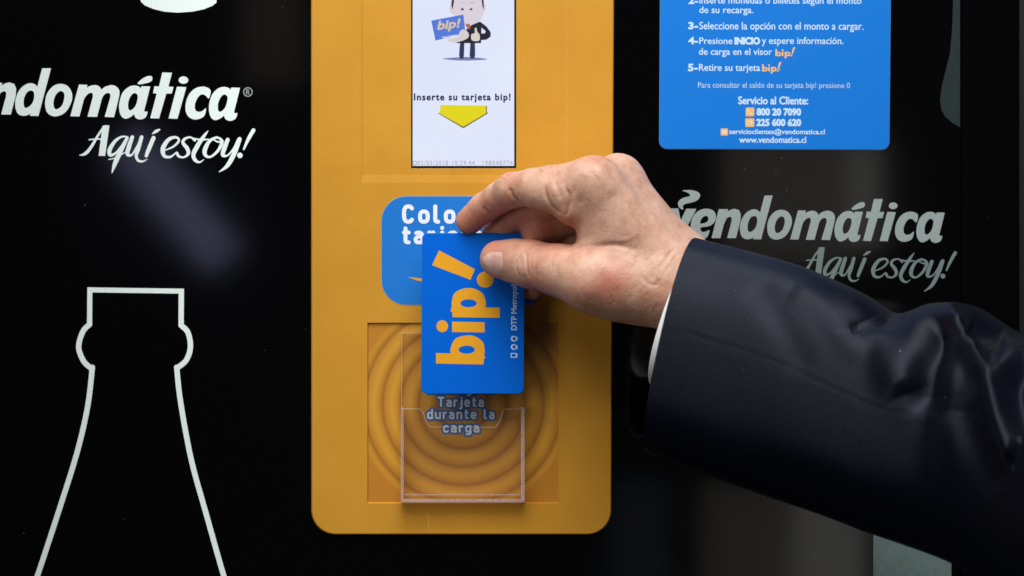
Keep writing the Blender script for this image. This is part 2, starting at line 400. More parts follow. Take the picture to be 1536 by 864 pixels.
A_ = lambda P: [(x/7.2, 90+y/7.2) for x, y in P]
B_ = lambda P: [(190+x/7.2, 90+y/7.2) for x, y in P]
def C_(P):
    o = []
    for x, y in P:
        X, Y = 1000+x/6.4, 270+y/6.4
        o.append((76.7+(X-1159)/.911, 102.2+(Y-293.1)/.917+.002*(X-1159)))
    return o
def ctr(P): return P
def brandword(name, mat, x0, x1, T, smoke, mark):
    f = Field(*( (x0, 95, x1, 190) if T is None else (x0, 275, x1, 375)), .4)
    t_ = (lambda P: [T(*p) for p in P]) if T else (lambda P: P)
    def add(P, **k): f.poly(t_(P), **k)
    def sq(P, **k): f.poly(t_(P), smooth=True, n=3, **k)
    # v e n
    add(C_([(30, 270), (112, 270), (135, 385), (188, 273), (285, 275), (140, 557), (60, 557)]))
    if smoke: sq(C_([(150, 98), (230, 94), (300, 113), (322, 150), (290, 195), (230, 215), (175, 228), (155, 250), (160, 282), (125, 265), (108, 225), (125, 190), (170, 165), (222, 152), (215, 128), (185, 112)]))
    sq(C_([(380, 273), (445, 290), (474, 340), (460, 400), (410, 440), (325, 455), (335, 490), (365, 497), (412, 480), (385, 550), (330, 562), (280, 548), (240, 495), (232, 420), (258, 340), (312, 290)]))
    sq(C_([(375, 342), (400, 358), (392, 395), (352, 414), (320, 412), (338, 365)]), cut=True)
    def n_(P): add(P)
    add(C_([(500, 278), (590, 278), (583, 303), (610, 285), (650, 274), (695, 288), (712, 330), (708, 390), (665, 557), (580, 557), (622, 400), (625, 362), (607, 350), (577, 365), (550, 420), (515, 557), (430, 557)]))
    # d
    sq(A_([(330, 250), (400, 285), (425, 400), (370, 520), (320, 585), (245, 603), (187, 572), (163, 480), (185, 370), (245, 285)]))
    add(A_([(455, 90), (552, 88), (415, 605), (322, 603)]))
    sq(A_([(332, 330), (364, 345), (368, 410), (340, 480), (285, 518), (260, 500), (255, 440), (272, 380), (300, 342)]), cut=True)
    # o
    sq(A_([(655, 257), (735, 285), (780, 370), (765, 470), (700, 570), (600, 610), (515, 575), (487, 480), (505, 370), (570, 285)]))
    sq(A_([(660, 335), (690, 355), (695, 410), (670, 490), (615, 532), (585, 515), (577, 460), (595, 390), (625, 350)]), cut=True)
    # m
    add(A_([(853, 265), (945, 268), (937, 303), (960, 285), (985, 276), (1030, 269), (1060, 278), (1082, 295), (1095, 323), (1115, 302), (1140, 287), (1170, 276), (1205, 270), (1240, 277), (1270, 297), (1288, 325), (1292, 355), (1285, 400), (1232, 618), (1130, 614), (1190, 410), (1193, 385), (1188, 365), (1170, 355), (1148, 359), (1130, 370), (1112, 392), (1100, 420), (1048, 614), (945, 612), (1000, 410), (1004, 385), (1000, 362), (985, 352), (965, 358), (945, 370), (920, 400), (905, 430), (858, 610), (760, 607)]))
    for dx, dy in ((-970, -15), (0, 0)):
        sh = lambda P: B_([(x+dx, y+dy) for x, y in P])
        sq(sh([(1045, 290), (1100, 302), (1130, 350), (1110, 500), (1045, 605), (965, 650), (915, 625), (890, 560), (892, 470), (925, 370), (985, 310)]))
        add(sh([(1130, 298), (1225, 300), (1160, 560), (1165, 575), (1196, 571), (1190, 605), (1175, 635), (1150, 650), (1125, 657), (1095, 655), (1070, 642), (1056, 620), (1052, 600), (1090, 470), (1120, 330)]))
        sq(sh([(1060, 372), (1088, 395), (1085, 450), (1060, 520), (1015, 558), (990, 545), (985, 490), (1000, 430), (1030, 385)]), cut=True)
    sq(B_([(120, 247), (180, 195), (240, 172), (275, 182), (272, 222), (230, 245), (140, 262)]))
    add(B_([(385, 135), (490, 137), (450, 288), (507, 290), (487, 362), (428, 362), (350, 632), (255, 628), (325, 362), (285, 358), (300, 283), (350, 285)]))
    add(B_([(543, 288), (645, 292), (548, 635), (452, 632)]))
    a = np.linspace(0, 2*math.pi, 20, endpoint=False); add(B_([(613+52*math.cos(q), 217+40*math.sin(q)) for q in a]))
    sq(B_([(810, 287), (870, 297), (908, 332), (888, 415), (850, 382), (805, 372), (765, 410), (737, 480), (742, 540), (775, 560), (820, 550), (858, 520), (840, 602), (790, 633), (730, 642), (670, 615), (637, 550), (640, 460), (675, 370), (735, 310)]))
    return f
brandword('l', M_print, -1, 365, None, False, True).build('brand_lettering', M_print, vm, .12, 'silver word vendomática on the left glass, cut by the frame')
fr_ = Field(362, 128, 384, 150, .25)
fr_.ell(371.8, 138, 7.2, 7.2); fr_.ell(371.8, 138, 5.6, 5.6, cut=True)
o = fr_.build('registered_mark', M_print_dim, vm, .12)
line('registered_mark', 'R', (369.3, 134.2, 374.8, 141.8), M_print_dim, vm, .12, grow=.25, res=.25)
TR = lambda x, y: (1159+(x-76.7)*.911, 293.1+(y-102.2)*.917-.0045*(x-76.7))
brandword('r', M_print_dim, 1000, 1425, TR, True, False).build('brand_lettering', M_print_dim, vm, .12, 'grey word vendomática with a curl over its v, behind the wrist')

D_ = lambda P: [(110+x/5.486, 175+y/5.486, w/5.486) for x, y, w in P]
def slogan(name, mat, T, s, box_, label):
    f = Field(*box_, .35)
    def st(P): f.stroke([(*T(x, y), w*s) for x, y, w in D_(P)])
    def pl(P): f.poly([T(x, y) for x, y, w in D_([(a, b, 1) for a, b in P])])
    st([(50, 318, 5), (100, 303, 26), (150, 245, 24), (205, 150, 18), (255, 80, 18)])
    pl([(240, 76), (262, 70), (297, 72), (262, 323), (208, 322)])
    st([(130, 190, 10), (180, 185, 12), (255, 183, 14)])
    st([(445, 168, 14), (400, 165, 16), (345, 200, 26), (300, 270, 34), (303, 315, 28), (350, 298, 18), (410, 225, 18), (445, 172, 20)])
    st([(443, 175, 24), (400, 260, 36), (345, 380, 36), (318, 462, 7)])
    st([(290, 352, 6), (350, 338, 11), (430, 290, 8)])
    st([(485, 168, 30), (460, 240, 36), (445, 305, 32), (480, 315, 16), (525, 245, 16), (565, 172, 16)])
    st([(562, 168, 30), (535, 260, 34), (518, 320, 26), (533, 360, 22), (570, 368, 16), (608, 350, 5)])
    st([(660, 175, 34), (628, 250, 34), (600, 322, 28)]); st([(595, 300, 8), (625, 230, 10), (665, 170, 10)])
    st([(650, 141, 8), (682, 120, 26), (710, 106, 12)])
    st([(755, 277, 10), (825, 245, 16), (868, 198, 20), (845, 170, 20), (785, 188, 30), (738, 260, 38), (748, 322, 28), (800, 330, 18), (850, 290, 8)])
    st([(1000, 195, 20), (965, 170, 14), (918, 182, 22), (902, 215, 26), (935, 258, 32), (947, 300, 28), (915, 332, 16), (872, 328, 20), (852, 300, 24)])
    st([(1110, 115, 5), (1075, 160, 26), (1022, 240, 36), (988, 310, 34), (1003, 358, 28), (1040, 374, 15), (1075, 352, 5)])
    st([(990, 178, 8), (1050, 190, 16), (1110, 185, 10)])
    st([(1180, 170, 20), (1122, 200, 26), (1083, 270, 36), (1088, 318, 28), (1130, 330, 18), (1190, 280, 24), (1222, 215, 28), (1208, 182, 20), (1170, 170, 14)])
    st([(1150, 188, 8), (1195, 208, 14), (1236, 200, 8)])
    st([(1270, 190, 32), (1243, 260, 36), (1230, 315, 30), (1270, 318, 15), (1320, 260, 15), (1355, 190, 18)])
    st([(1368, 185, 34), (1325, 300, 38), (1270, 400, 32), (1200, 455, 6)])
    st([(1482, 112, 32), (1440, 185, 28), (1402, 268, 14)]); st([(1370, 318, 44), (1371, 319, 44)])
    return f.build(name, mat, vm, .12, label)
slogan('slogan_lettering', M_print, lambda x, y: (x, y), 1, (115, 183, 388, 262), 'brush script Aquí estoy! on the left glass')
M_print_shaded = plain('shaded_silver_print', lin(108, 124, 121), .55, .05, 900, spec=.3)  # light falloff over the right slogan painted in as darker silver
slogan('slogan_lettering', M_print_shaded, lambda x, y: (1233+(x-159.6)*.906, 371+(y-188.3)*.93+.008*(x-159.6)), .88, (1190, 362, 1442, 445), 'brush script Aquí estoy! fading behind the sleeve')

f = Field(20, 425, 360, 900, .5)
f.poly([(131, 431), (276, 433), (276, 440.5), (131, 438.5)]); f.poly([(131, 431), (138.5, 431), (138.2, 489), (130.5, 489)]); f.poly([(268, 433), (276, 433), (275.6, 489), (267.6, 489)])
W = 8
f.stroke([(134, 487, W), (124.5, 497, W), (118, 520, W), (125, 541, W), (136, 552, W)])
f.stroke([(138.5, 551, W), (131.6, 609, W), (115.5, 679, W), (88.6, 765, W), (56, 864, W), (44, 895, W)])
f.stroke([(271.7, 488, W), (282, 499, W), (285.5, 521, W), (279.5, 540, W), (267, 551, W)])
f.stroke([(265, 551, W), (271, 604, W), (287, 690, W), (309, 770, W), (335.7, 864, W), (346, 893, W)])
f.build('bottle_outline', M_print, vm, .12, 'white outline of a bottle neck on the lower left glass')
f = Field(195, -30, 340, 25, .5); f.poly([(206, -60), (330, -60), (324.5, 4), (318, 9), (305, 14), (288, 17.5), (267, 19), (247, 17.5), (230, 13.5), (217, 8), (211, 2)])
f.build('cup_print', M_print, vm, .12, 'white rounded bottom of a printed cup at the top left')
f = Field(1400, -60, 1442, 195, .5)
f.poly([(1430, -80), (1429.7, 0), (1428.5, 40), (1425, 80), (1418, 108), (1413, 128), (1410, 150), (1412, 164), (1417, 174), (1428, 184), (1440, 190.5), (1440, -80)])
f.build('bottle_print', M_print_dark, vm, .12, 'dark grey curved bottle edge printed at the upper right')
f = Field(1308, 740, 1430, 900, 1.0); f.poly([(1310, 745), (1427, 745), (1427, 895), (1310, 895)]); f.build('pale_strip', M_print_mid, vm, .12, 'grey green strip printed below the sleeve')
f = Field(0, 0, 1536, 864, .5) if False else None
bmd = bmesh.new()
for k in range(20):
    x, y = random.choice([(random.uniform(0, 460), random.uniform(0, 864)), (random.uniform(930, 1520), random.uniform(230, 420)), (random.uniform(925, 1300), random.uniform(700, 864))])
    r = random.uniform(.3, .75); vs = [bmd.verts.new(H(x+r*math.cos(q)*random.uniform(.6, 1.3), y+r*math.sin(q)*random.uniform(.6, 1.3), .1)) for q in np.linspace(0, 2*math.pi, 7)[:-1]]
    bmd.faces.new(vs)
o = bm_obj('dust', bmd, M_dust, vm); o['kind'] = 'stuff'

# ------------------------------------------------------------------ orange card terminal
term = empty('card_terminal', H(692, 801, 0))
tag(term, 'orange rounded faceplate of the card recharge terminal with a small screen', 'card terminal')
def rrect(x0, y0, x1, y1, r, n=10, rt=0):
    P = []
    for cx, cy, a0, rr in ((x1-r, y1-r, 0, r), (x0+r, y1-r, 90, r)):
        for k in range(n+1):
            a = R(a0+90*k/n); P.append((cx+rr*math.cos(a), cy+rr*math.sin(a)))
    P += [(x0, y0), (x1, y0)]
    return P
def lerp_edge(P):   # the plate is a hair wider at its top
    return [(x+(4*(1-y/800) if x > 690 else -.5*(1-y/800)), y) for x, y in P]
OUT = lerp_edge(rrect(467, -200, 917, 802, 36)); INN = lerp_edge(rrect(468.8, -200, 915.2, 800.2, 34.5))
MID = lerp_edge(rrect(467.4, -200, 916.6, 801.6, 35.7))
bm = bmesh.new()
def ring(P, d): return [bm.verts.new(H(x, y, d)) for x, y in P]
def bridge(a, b, close=True):
    n = len(a)
    for i in range(n if close else n-1): bm.faces.new((a[i], a[(i+1) % n], b[(i+1) % n], b[i]))
r0, r1, r2 = ring(OUT, 0), ring(MID, 1.4), ring(INN, 2.0)
bridge(r0, r1); bridge(r1, r2)
def rect(x0, y0, x1, y1): return [(x0, y0), (x1, y0), (x1, y1), (x0, y1)]
st0 = ring(rect(541, -199, 852, 274), 2.0); st1 = ring(rect(545, -199, 848, 262), 1.5)
sq0 = ring(rect(551, 484, 838, 755), 2.0)
sq1 = ring(rect(552, 485.2, 837, 753.5), .9)
sc0 = ring(rect(616.5, -198, 774.5, 253), 1.5); sc1 = ring(rect(617, -198, 774, 252.4), .15)
bridge(st0, st1); bridge(sq0, sq1); bridge(sc0, sc1)
def fill(*rings_):
    es = []
    for r in rings_:
        for i in range(len(r)):
            e = bm.edges.get((r[i], r[(i+1) % len(r)]))
            es.append(e or bm.edges.new((r[i], r[(i+1) % len(r)])))
    bmesh.ops.triangle_fill(bm, edges=es, use_beauty=True, use_dissolve=False)
fill(r2, st0, sq0); fill(st1, sc0)
bm_obj('faceplate', bm, M_orange, term)

bms = bmesh.new(); bmg = bmesh.new()
def scr(b_, x, y, L, a, w):
    dx, dy = math.cos(R(a)), math.sin(R(a)); n_s = 5; up = []; dn = []
    for i in range(n_s+1):
        u = i/n_s; wob = random.uniform(-.25, .25); ww = w*math.sin(math.pi*(.12+.76*u))
        cx, cy = x+dx*L*u-dy*wob, y+dy*L*u+dx*wob; up.append(b_.verts.new(H(cx-dy*ww, cy+dx*ww, 2.04))); dn.append(b_.verts.new(H(cx+dy*ww, cy-dx*ww, 2.04)))
    for i in range(n_s): b_.faces.new((up[i], up[i+1], dn[i+1], dn[i]))
scr(bms, 641, 768, 29, 84, .45); scr(bms, 643.5, 770, 12, 88, .3)
for q in range(16):
    x, y = random.choice([(random.uniform(475, 540), random.uniform(20, 760)), (random.uniform(856, 908), random.uniform(20, 760)), (random.uniform(560, 840), random.uniform(462, 480)), (random.uniform(500, 880), random.uniform(760, 788))])
    scr(bms if q % 3 else bmg, x, y, random.uniform(2, 9), random.uniform(0, 180), random.uniform(.12, .28))
for b_, nm, mt in ((bms, 'scratches', M_scuff), (bmg, 'grime_marks', M_grime)):
    o = bm_obj(nm, b_, mt, term); o['kind'] = 'stuff'

# ring panel: the floor of the square recess, gently rippled
n = 150; V = []; F = []
for j in range(n+1):
    for i in range(n+1):
        x = 551+287*i/n; y = 484+271*j/n; r = math.hypot(x-694.5, y-607)
        u = (r/27.2+.72-.16) % 1; h = -.16*math.exp(-((min(u, 1-u))/.17)**2) if r < 158 else 0
        V.append(H(x, y, .9+.02+h))
for j in range(n):
    for i in range(n): k = j*(n+1)+i; F.append((k, k+n+1, k+n+2, k+1))
mesh('ring_panel', V, F, M_rings, term, smooth=True)

# display
scr_d = .45
disp = bm_obj('display', box(616.8, -197, 774.2, 252.7, .06, scr_d-.2), plain('display_frame_black', (.004, .004, .006), .3), term)
t = NT('screen_glow'); n_ = t.noise(9, 2); cc = t.ramp(n_, [(.3, lin(214, 220, 243)), (.7, lin(222, 230, 245))])
t.b.inputs['Base Color'].default_value = (.02, .02, .02, 1); t.b.inputs['Roughness'].default_value = .3
t.l(cc, t.b.inputs['Emission Color']); t.b.inputs['Emission Strength'].default_value = 1.03
M_scr = t.m
bm_obj('screen', box(619.0, -190, 771.3, 248.8, scr_d-.2, scr_d), M_scr, disp)
E = lambda n, r, g, b, s=.9: emis(n, lin(r, g, b), s)
sd = scr_d+.12
line('screen_lettering', 'Inserte su tarjeta bip!', (621.3, 140.5, 765.5, 153.5), E('screen_ink', 28, 32, 84), disp, sd, grow=.5, spacing=1.18, res=.3)
f = Field(650, 150, 742, 196, .4); f.poly([(661, 157.5), (729, 158.5), (729, 170), (695, 190), (659, 170)]); f.build('screen_arrow', E('screen_yellow', 236, 222, 6), disp, sd+.05)
f = Field(650, 150, 742, 196, .4); f.poly([(656, 169.5), (662, 170), (695, 187), (728, 169), (728, 159), (730.5, 159), (730.5, 169), (733, 169.5), (695, 192.5)]); f.build('screen_arrow_edge', E('screen_olive', 120, 112, 40), disp, sd)
line('screen_lettering', '02/05/2018 10:29:44', (626, 241, 712, 247.5), E('screen_grey', 168, 172, 190), disp, sd, grow=.05, spacing=1.2, res=.3)
line('screen_lettering', '198048774', (724, 241, 769, 247.5), E('screen_grey', 168, 172, 190), disp, sd, grow=.05, spacing=1.2, res=.3)
f = Field(617, 238, 628, 250, .3); f.ell(622, 244.5, 3.4, 3.4); f.ell(622, 244.5, 2.2, 2.2, cut=True); f.build('screen_symbol', E('screen_grey', 168, 172, 190), disp, sd)
# a plain little suited figure holding a blue card (flat picture on the screen)
Zc = lambda P: [(605+x/6.644, y/6.644) for x, y in P]
def pic(name, polys, c, k, smooth=True, cuts=()):
    f = Field(640, -14, 745, 96, .35)
    for p in polys: f.poly(Zc(p), smooth=smooth, n=4)
    for p in cuts: f.poly(Zc(p), smooth=smooth, n=4, cut=True)
    return f.build(name, E('screen_'+name, *c), disp, sd+.03*k)
pic('figure_shadow', [[(390, 585), (480, 575), (620, 568), (740, 575), (840, 590), (740, 600), (600, 604), (480, 598)]], (120, 135, 185), 0)
pic('figure_head', [[(480, 0), (470, -60), (640, -90), (800, -60), (800, 0), (825, 80), (800, 130), (770, 200), (700, 240), (620, 240), (560, 200), (500, 150), (455, 100)]], (226, 216, 226), 0)
pic('figure_hair', [[(487, -60), (505, -60), (505, 20), (490, 100), (478, 50)], [(775, -60), (797, -60), (803, 60), (796, 105), (783, 30)]], (60, 55, 70), 1, False)
pic('figure_eyes', [[(572, 88), (590, 78), (605, 92), (598, 102), (575, 100)], [(660, 88), (680, 80), (692, 95), (680, 103), (662, 100)]], (40, 42, 90), 1, False)
pic('figure_brows', [[(570, 26), (612, 24), (612, 30), (570, 32)], [(660, 26), (705, 24), (705, 31), (660, 32)]], (170, 165, 180), 1, False)
pic('figure_legs', [[(565, 425), (608, 425), (605, 540), (600, 585), (565, 585), (555, 550), (560, 480)], [(668, 425), (714, 425), (716, 545), (708, 583), (670, 583), (660, 550)]], (38, 50, 92), 1, False)
pic('figure_suit', [[(640, 275), (690, 245), (765, 215), (830, 265), (870, 320), (870, 365), (830, 395), (775, 400), (775, 430), (540, 430), (520, 420), (600, 350)]], (20, 22, 44), 2, False, cuts=[[(778, 275), (820, 310), (815, 330), (778, 335)]])
pic('figure_tie', [[(618, 235), (665, 240), (672, 270), (650, 300), (640, 275), (622, 262)]], (190, 110, 80), 3, False)
pic('figure_hand', [[(680, 340), (710, 330), (712, 285), (728, 275), (738, 320), (760, 345), (755, 405), (690, 405), (675, 375)]], (226, 216, 205), 4)
pic('figure_card', [[(278, 205), (598, 145), (618, 300), (550, 345), (320, 405)]], (84, 124, 226), 3, False)
pic('figure_sleeve', [[(430, 395), (540, 370), (560, 320), (600, 292), (650, 330), (645, 375), (590, 405), (500, 425)]], (222, 214, 212), 4)
line('screen_lettering', 'bip!', (656.5, 32, 690, 48.5), E('screen_sand', 220, 200, 170), disp, sd+.14, grow=.7, slope=-.12, shear=.15, res=.3)
line('screen_lettering', 'tarjeta', (663, 55, 686, 58), E('screen_pale', 225, 230, 250), disp, sd+.14, grow=.2, slope=-.16, res=.3)

# blue prompt sticker
sticker = None
def plate(name, P, d0, d1, mat, parent, inset=0):
    bm = bmesh.new(); a = [bm.verts.new(H(x, y, d0)) for x, y in P]; b = [bm.verts.new(H(x, y, d1)) for x, y in P]
    m = len(P)
    for i in range(m): bm.faces.new((a[i], a[(i+1) % m], b[(i+1) % m], b[i]))
    bm.faces.new(b); return bm_obj(name, bm, mat, parent)
def rr4(x0, y0, x1, y1, r, n=8):
    P = []
    for cx, cy, a0 in ((x1-r, y1-r, 0), (x0+r, y1-r, 90), (x0+r, y0+r, 180), (x1-r, y0+r, 270)):
        for k in range(n+1): a = R(a0+90*k/n); P.append((cx+r*math.cos(a), cy+r*math.sin(a)))
    return P
stk = plate('prompt_sticker', rr4(571.5, 293.7, 824, 457.8, 38), 2.0, 2.12, M_edge, term)
plate('blue_field', rr4(572.6, 294.8, 823, 456.8, 37), 2.12, 2.2, M_blue, stk)
din('lettering', 'Coloque su', 603, 335.6, 21.3, 6.0, M_white, stk, 2.3)
din('lettering', 'tarjeta aqu\u00ed', 603, 366.5, 20.6, 5.8, M_white, stk, 2.3, gap=.30)
f = Field(600, 400, 700, 440, .4); f.poly([(611, 415.5), (640, 418.5), (670, 421), (670, 430), (640, 423.5), (625, 420.5)]); f.build('orange_swoosh', M_cardgold, stk, 2.3)

# holder wording printed over the rings
for tx, xa, xb, bs, xh in (('Mantenga su', 642, 741, 590.5, 11.5), ('Tarjeta', 656.5, 726, 610.5, 11.3), ('durante la', 640.5, 742, 628.8, 11.3), ('carga', 664.5, 719, 649, 11.3)):
    din('caption_outline', tx, xa, bs, xh, 2.9, M_navyedge, term, 1.05, grow=2.7, x1=xb)
    din('caption_lettering', tx, xa, bs, xh, 2.9, M_holdertext, term, 1.12, x1=xb)

# ------------------------------------------------------------------ clear acrylic card pocket
pk = empty('card_pocket', H(694, 754, 2))
tag(pk, 'clear acrylic pocket with a notched front fixed on the ringed square', 'card holder')
b = box(602.5, 499, 786, 753, 2.0, 3.2)
bm_obj('back_sheet', b, M_acr, pk)
bm = bmesh.new()
P = [(602.5, 613), (631, 613.5), (636, 622), (640, 634), (645, 640.5), (743, 641), (749, 633), (755, 614), (787, 612.5), (787, 752), (602.5, 752)]
a = [bm.verts.new(H(x, y, 9.2)) for x, y in P]; c = [bm.verts.new(H(x, y, 10.4)) for x, y in P]
bm.faces.new(a); bm.faces.new(c)
bm_obj('front_sheet', bm, M_acr, pk)
def strip(pts, w, d0, d1, name):
    bm = bmesh.new()
    for (x0, y0), (x1, y1) in zip(pts[:-1], pts[1:]):
        L = math.hypot(x1-x0, y1-y0); nx, ny = -(y1-y0)/L*w/2, (x1-x0)/L*w/2; ex, ey = (x1-x0)/L*.3, (y1-y0)/L*.3
        q = [(x0+nx-ex, y0+ny-ey), (x1+nx+ex, y1+ny+ey), (x1-nx+ex, y1-ny+ey), (x0-nx-ex, y0-ny-ey)]
        v = [bm.verts.new(H(x, y, d)) for d in (d0, d1) for x, y in q]
        for fc in ((3, 2, 1, 0), (4, 5, 6, 7), (0, 1, 5, 4), (1, 2, 6, 5), (2, 3, 7, 6), (3, 0, 4, 7)): bm.faces.new([v[i] for i in fc])
    return bm_obj(name, bm, M_acre, pk)
strip(P[:9], 1.0, 9.25, 10.35, 'front_rim')
strip([(602.5, 499), (786, 499)], .7, 2.3, 3.1, 'back_rim')
strip([(602.3, 500), (602.3, 612)], .6, 2.3, 3.1, 'back_rim')
bm_obj('side_wall', box(601.5, 611, 605.5, 753, 2.0, 10.4), M_acre, pk, bevel=.0003)
bm_obj('side_wall', box(781.5, 611, 787, 753, 2.0, 10.4), M_acre, pk, bevel=.0003)
bm_obj('floor', box(601.5, 748.5, 787, 754, 2.0, 10.4), M_acre, pk, bevel=.0004)
bm_obj('inner_ledge', box(606, 741.5, 781, 743, 4.0, 9.0), M_acre, pk, bevel=.0002)

# ------------------------------------------------------------------ blue instruction sign
sg = empty('instruction_sign', H(1161, 224, 0))
tag(sg, 'bright blue instruction sign with white Spanish steps and service numbers at upper right', 'sign')
def signP(i):
    P = rr4(988.5+i, -120, 1334-i, 223.5-i, 12-i)
    return [(x+(3.2*(1-max(0, y)/223) if x > 1160 else 2*(1-max(0, y)/223)), y+(x-988)*.004) for x, y in P]
plate('sign_rim', signP(0), 0, .5, plain('sign_rim_blue', lin(60, 120, 180), .4), sg)
plate('sign_face', signP(1.0), .5, .62, M_bluesign, sg)
SD = .72
def sl(t_, x0, y0, x1, y1, mat=None, g=.18): line('lettering', t_, (x0, y0, x1, y1), mat or M_white_soft, sg, SD, grow=g, slope=.003, res=.3)
M_white_soft = plain('sign_white_ink', lin(190, 218, 245), .5, .03, 900)
sl('2-', 1033, -3.5, 1046.5, 5.5, g=.6); sl('Inserte monedas o billetes según el monto', 1049, -5, 1292, 8.4)
sl('de su recarga.', 1049, 9.7, 1130, 22.8)
sl('3-', 1033, 33.5, 1046.5, 43.5, g=.7); sl('Seleccione la opción con el monto a cargar.', 1049, 32.8, 1295, 47.6)
sl('4-', 1033, 55.8, 1046.5, 65.8, g=.7); sl('Presione', 1049, 56.3, 1098.5, 66)
sl('INICIO', 1102.5, 56.3, 1139.5, 66.2, g=.8); sl('y espere información.', 1143, 55.5, 1265, 69.2)
sl('de carga en el visor', 1048.5, 72.2, 1158, 85.5)
sl('5-', 1032.5, 96.3, 1046, 106.3, g=.7); sl('Retire su tarjeta', 1048.5, 96, 1140, 109.5)
sl('.', 1168.5, 103.5, 1170, 105)
sl('Para consultar el saldo de su tarjeta bip! presione 0', 1047, 123.2, 1275, 134.2, M_pale, g=.12)
sl('Servicio al Cliente:', 1107.5, 144.8, 1212, 156.3, g=.45)
sl('800 20 7090', 1135.5, 162.8, 1201, 172.8, g=.75); sl('225 600 620', 1135, 178.8, 1201, 188.6, g=.75)
sl('servicioclientes@vendomatica.cl', 1094, 193.3, 1237, 203, g=.25); sl('www.vendomatica.cl', 1109, 205, 1209, 214, g=.3)

def bip(box_, shear_up, mat, parent, d, name='logo_lettering'):
    """small bip! logo in a box, reading left to right"""
    x0, y0, x1, y1 = box_; f = Field(x0-4, y0-6, x1+6, y1+6, .3); w = (x1-x0)/100; h = (y1-y0)/100
    X = lambda P: [(x0+a*w, y0+b*h) for a, b in P]
    f.poly(X([(0, 5), (9, 5), (9, 78), (0, 78)])); f.ell(x0+16*w, y0+56*h, 14*w, 24*h); f.ell(x0+16*w, y0+56*h, 5*w, 10*h, cut=True)
    f.poly(X([(33, 32), (42, 32), (42, 78), (33, 78)])); f.ell(x0+37.5*w, y0+15*h, 5*w, 9*h)
    f.poly(X([(48, 32), (57, 32), (57, 100), (48, 100)])); f.ell(x0+64*w, y0+56*h, 14*w, 24*h); f.ell(x0+64*w, y0+56*h, 5*w, 10*h, cut=True)
    f.poly(X([(92, -15), (104, -15), (90, 55), (83, 55)])); f.ell(x0+84*w, y0+72*h, 5*w, 9*h)
    return f.build(name, mat, parent, d)
bip((1163, 73, 1192, 87.5), 0, M_peach, sg, SD); bip((1143, 95.5, 1171, 110.5), 0, M_peach, sg, SD)
for (x0, y0, x1, y1) in ((1118.5, 161.3, 1131.5, 174.5), (1118, 177.5, 1131.5, 190.5), (1081, 192.6, 1092, 203.5)):
    ic = plate('icon', rr4(x0, y0, x1, y1, 1.8, 4), .62, .72, M_peach, sg)
    f = Field(x0, y0, x1, y1, .25); cx, cy = (x0+x1)/2, (y0+y1)/2
    if x0 > 1118.2: f.stroke([(cx-2.6, cy-3, 2.4), (cx-2.4, cy, 1.3), (cx-.2, cy+2.6, 1.3), (cx+3, cy+3, 2.4)])
    elif x0 > 1100: f.poly([(cx-4, cy-2.5), (cx+4, cy-2.5), (cx+4, cy+3), (cx-4, cy+3)]); f.poly([(cx-2.6, cy-.5), (cx+2.6, cy-.5), (cx+2.6, cy+1.6), (cx-2.6, cy+1.6)], cut=True)
    else: f.poly([(cx-3.5, cy-2.4), (cx+3.5, cy-2.4), (cx+3.5, cy+2.6), (cx-3.5, cy+2.6)])
    f.build('symbol', plain('icon_cream', (.82, .66, .46), .5), ic, .8)

# ------------------------------------------------------------------ the blue card
CD = 22.0
card = empty('transit_card', H(708, 590, CD))
tag(card, 'blue plastic transit card with an orange sideways bip! held between thumb and fingers', 'card')
def cq(x, y):   # card pixel corner fit: the card is turned very slightly
    return (x, y)
CP = rr4(631.5, 349.5, 786, 590.5, 8.5, 6)
def cwarp(x, y): v = (y-349.5)/241; return (x+(1.8*(1-v) if x < 700 else 1.2*(1-v)-.4), y+(-(x-631)*.006 if False else 0))
CP = [cwarp(*p) for p in CP]
bm = bmesh.new(); L0 = [bm.verts.new(H(x, y, CD-.5)) for x, y in CP]; L1 = [bm.verts.new(H(x, y, CD+.28)) for x, y in CP]
cx_, cy_ = 708.5, 470
L2 = [bm.verts.new(H(x+(.5 if x < cx_ else -.5), y+(.5 if y < cy_ else -.5), CD+.42)) for x, y in CP]
m_ = len(CP)
for A1, B1 in ((L0, L1), (L1, L2)):
    for i in range(m_): bm.faces.new((A1[i], A1[(i+1) % m_], B1[(i+1) % m_], B1[i]))
bm.faces.new(L2); bm.faces.new(L0[::-1])
bm_obj('card_body', bm, M_card, card)
Q = lambda P: [(620+x/3.322, 340+y/3.322) for x, y in P]
q1 = lambda x, y: (620+x/3.322, 340+y/3.322)
f = Field(648, 368, 756, 552, .35); k = 1/3.322
f.poly(Q([(128, 118), (307, 212), (285, 265), (93, 192)]))
f.ell(*q1(358, 264), 42*k, 40*k)
f.poly(Q([(200, 430), (192, 395), (192, 372), (205, 332), (248, 309), (300, 308), (345, 333), (360, 372), (360, 395), (350, 430)]), smooth=True)
f.poly(Q([(195, 403), (430, 403), (430, 454), (195, 451)])); f.ell(*q1(275, 382), 41*k, 20*k, cut=True)
f.poly(Q([(193, 473), (355, 476), (355, 527), (193, 525)])); f.ell(*q1(144, 496), 29*k, 30*k)
f.poly(Q([(195, 660), (186, 630), (186, 605), (205, 563), (245, 545), (300, 544), (345, 573), (355, 612), (353, 640), (345, 660)]), smooth=True)
f.poly(Q([(113, 630), (353, 635), (350, 687), (113, 682)])); f.ell(*q1(266, 613), 41*k, 20*k, cut=True)
f.build('logo_lettering', M_cardgold, card, CD+.5)
line('small_lettering', 'DTP Metropolitano', (767, 404, 777.5, 495), M_white_soft, card, CD+.5, grow=.25, rot=True, res=.3)
f = Field(762, 500, 782, 540, .25)
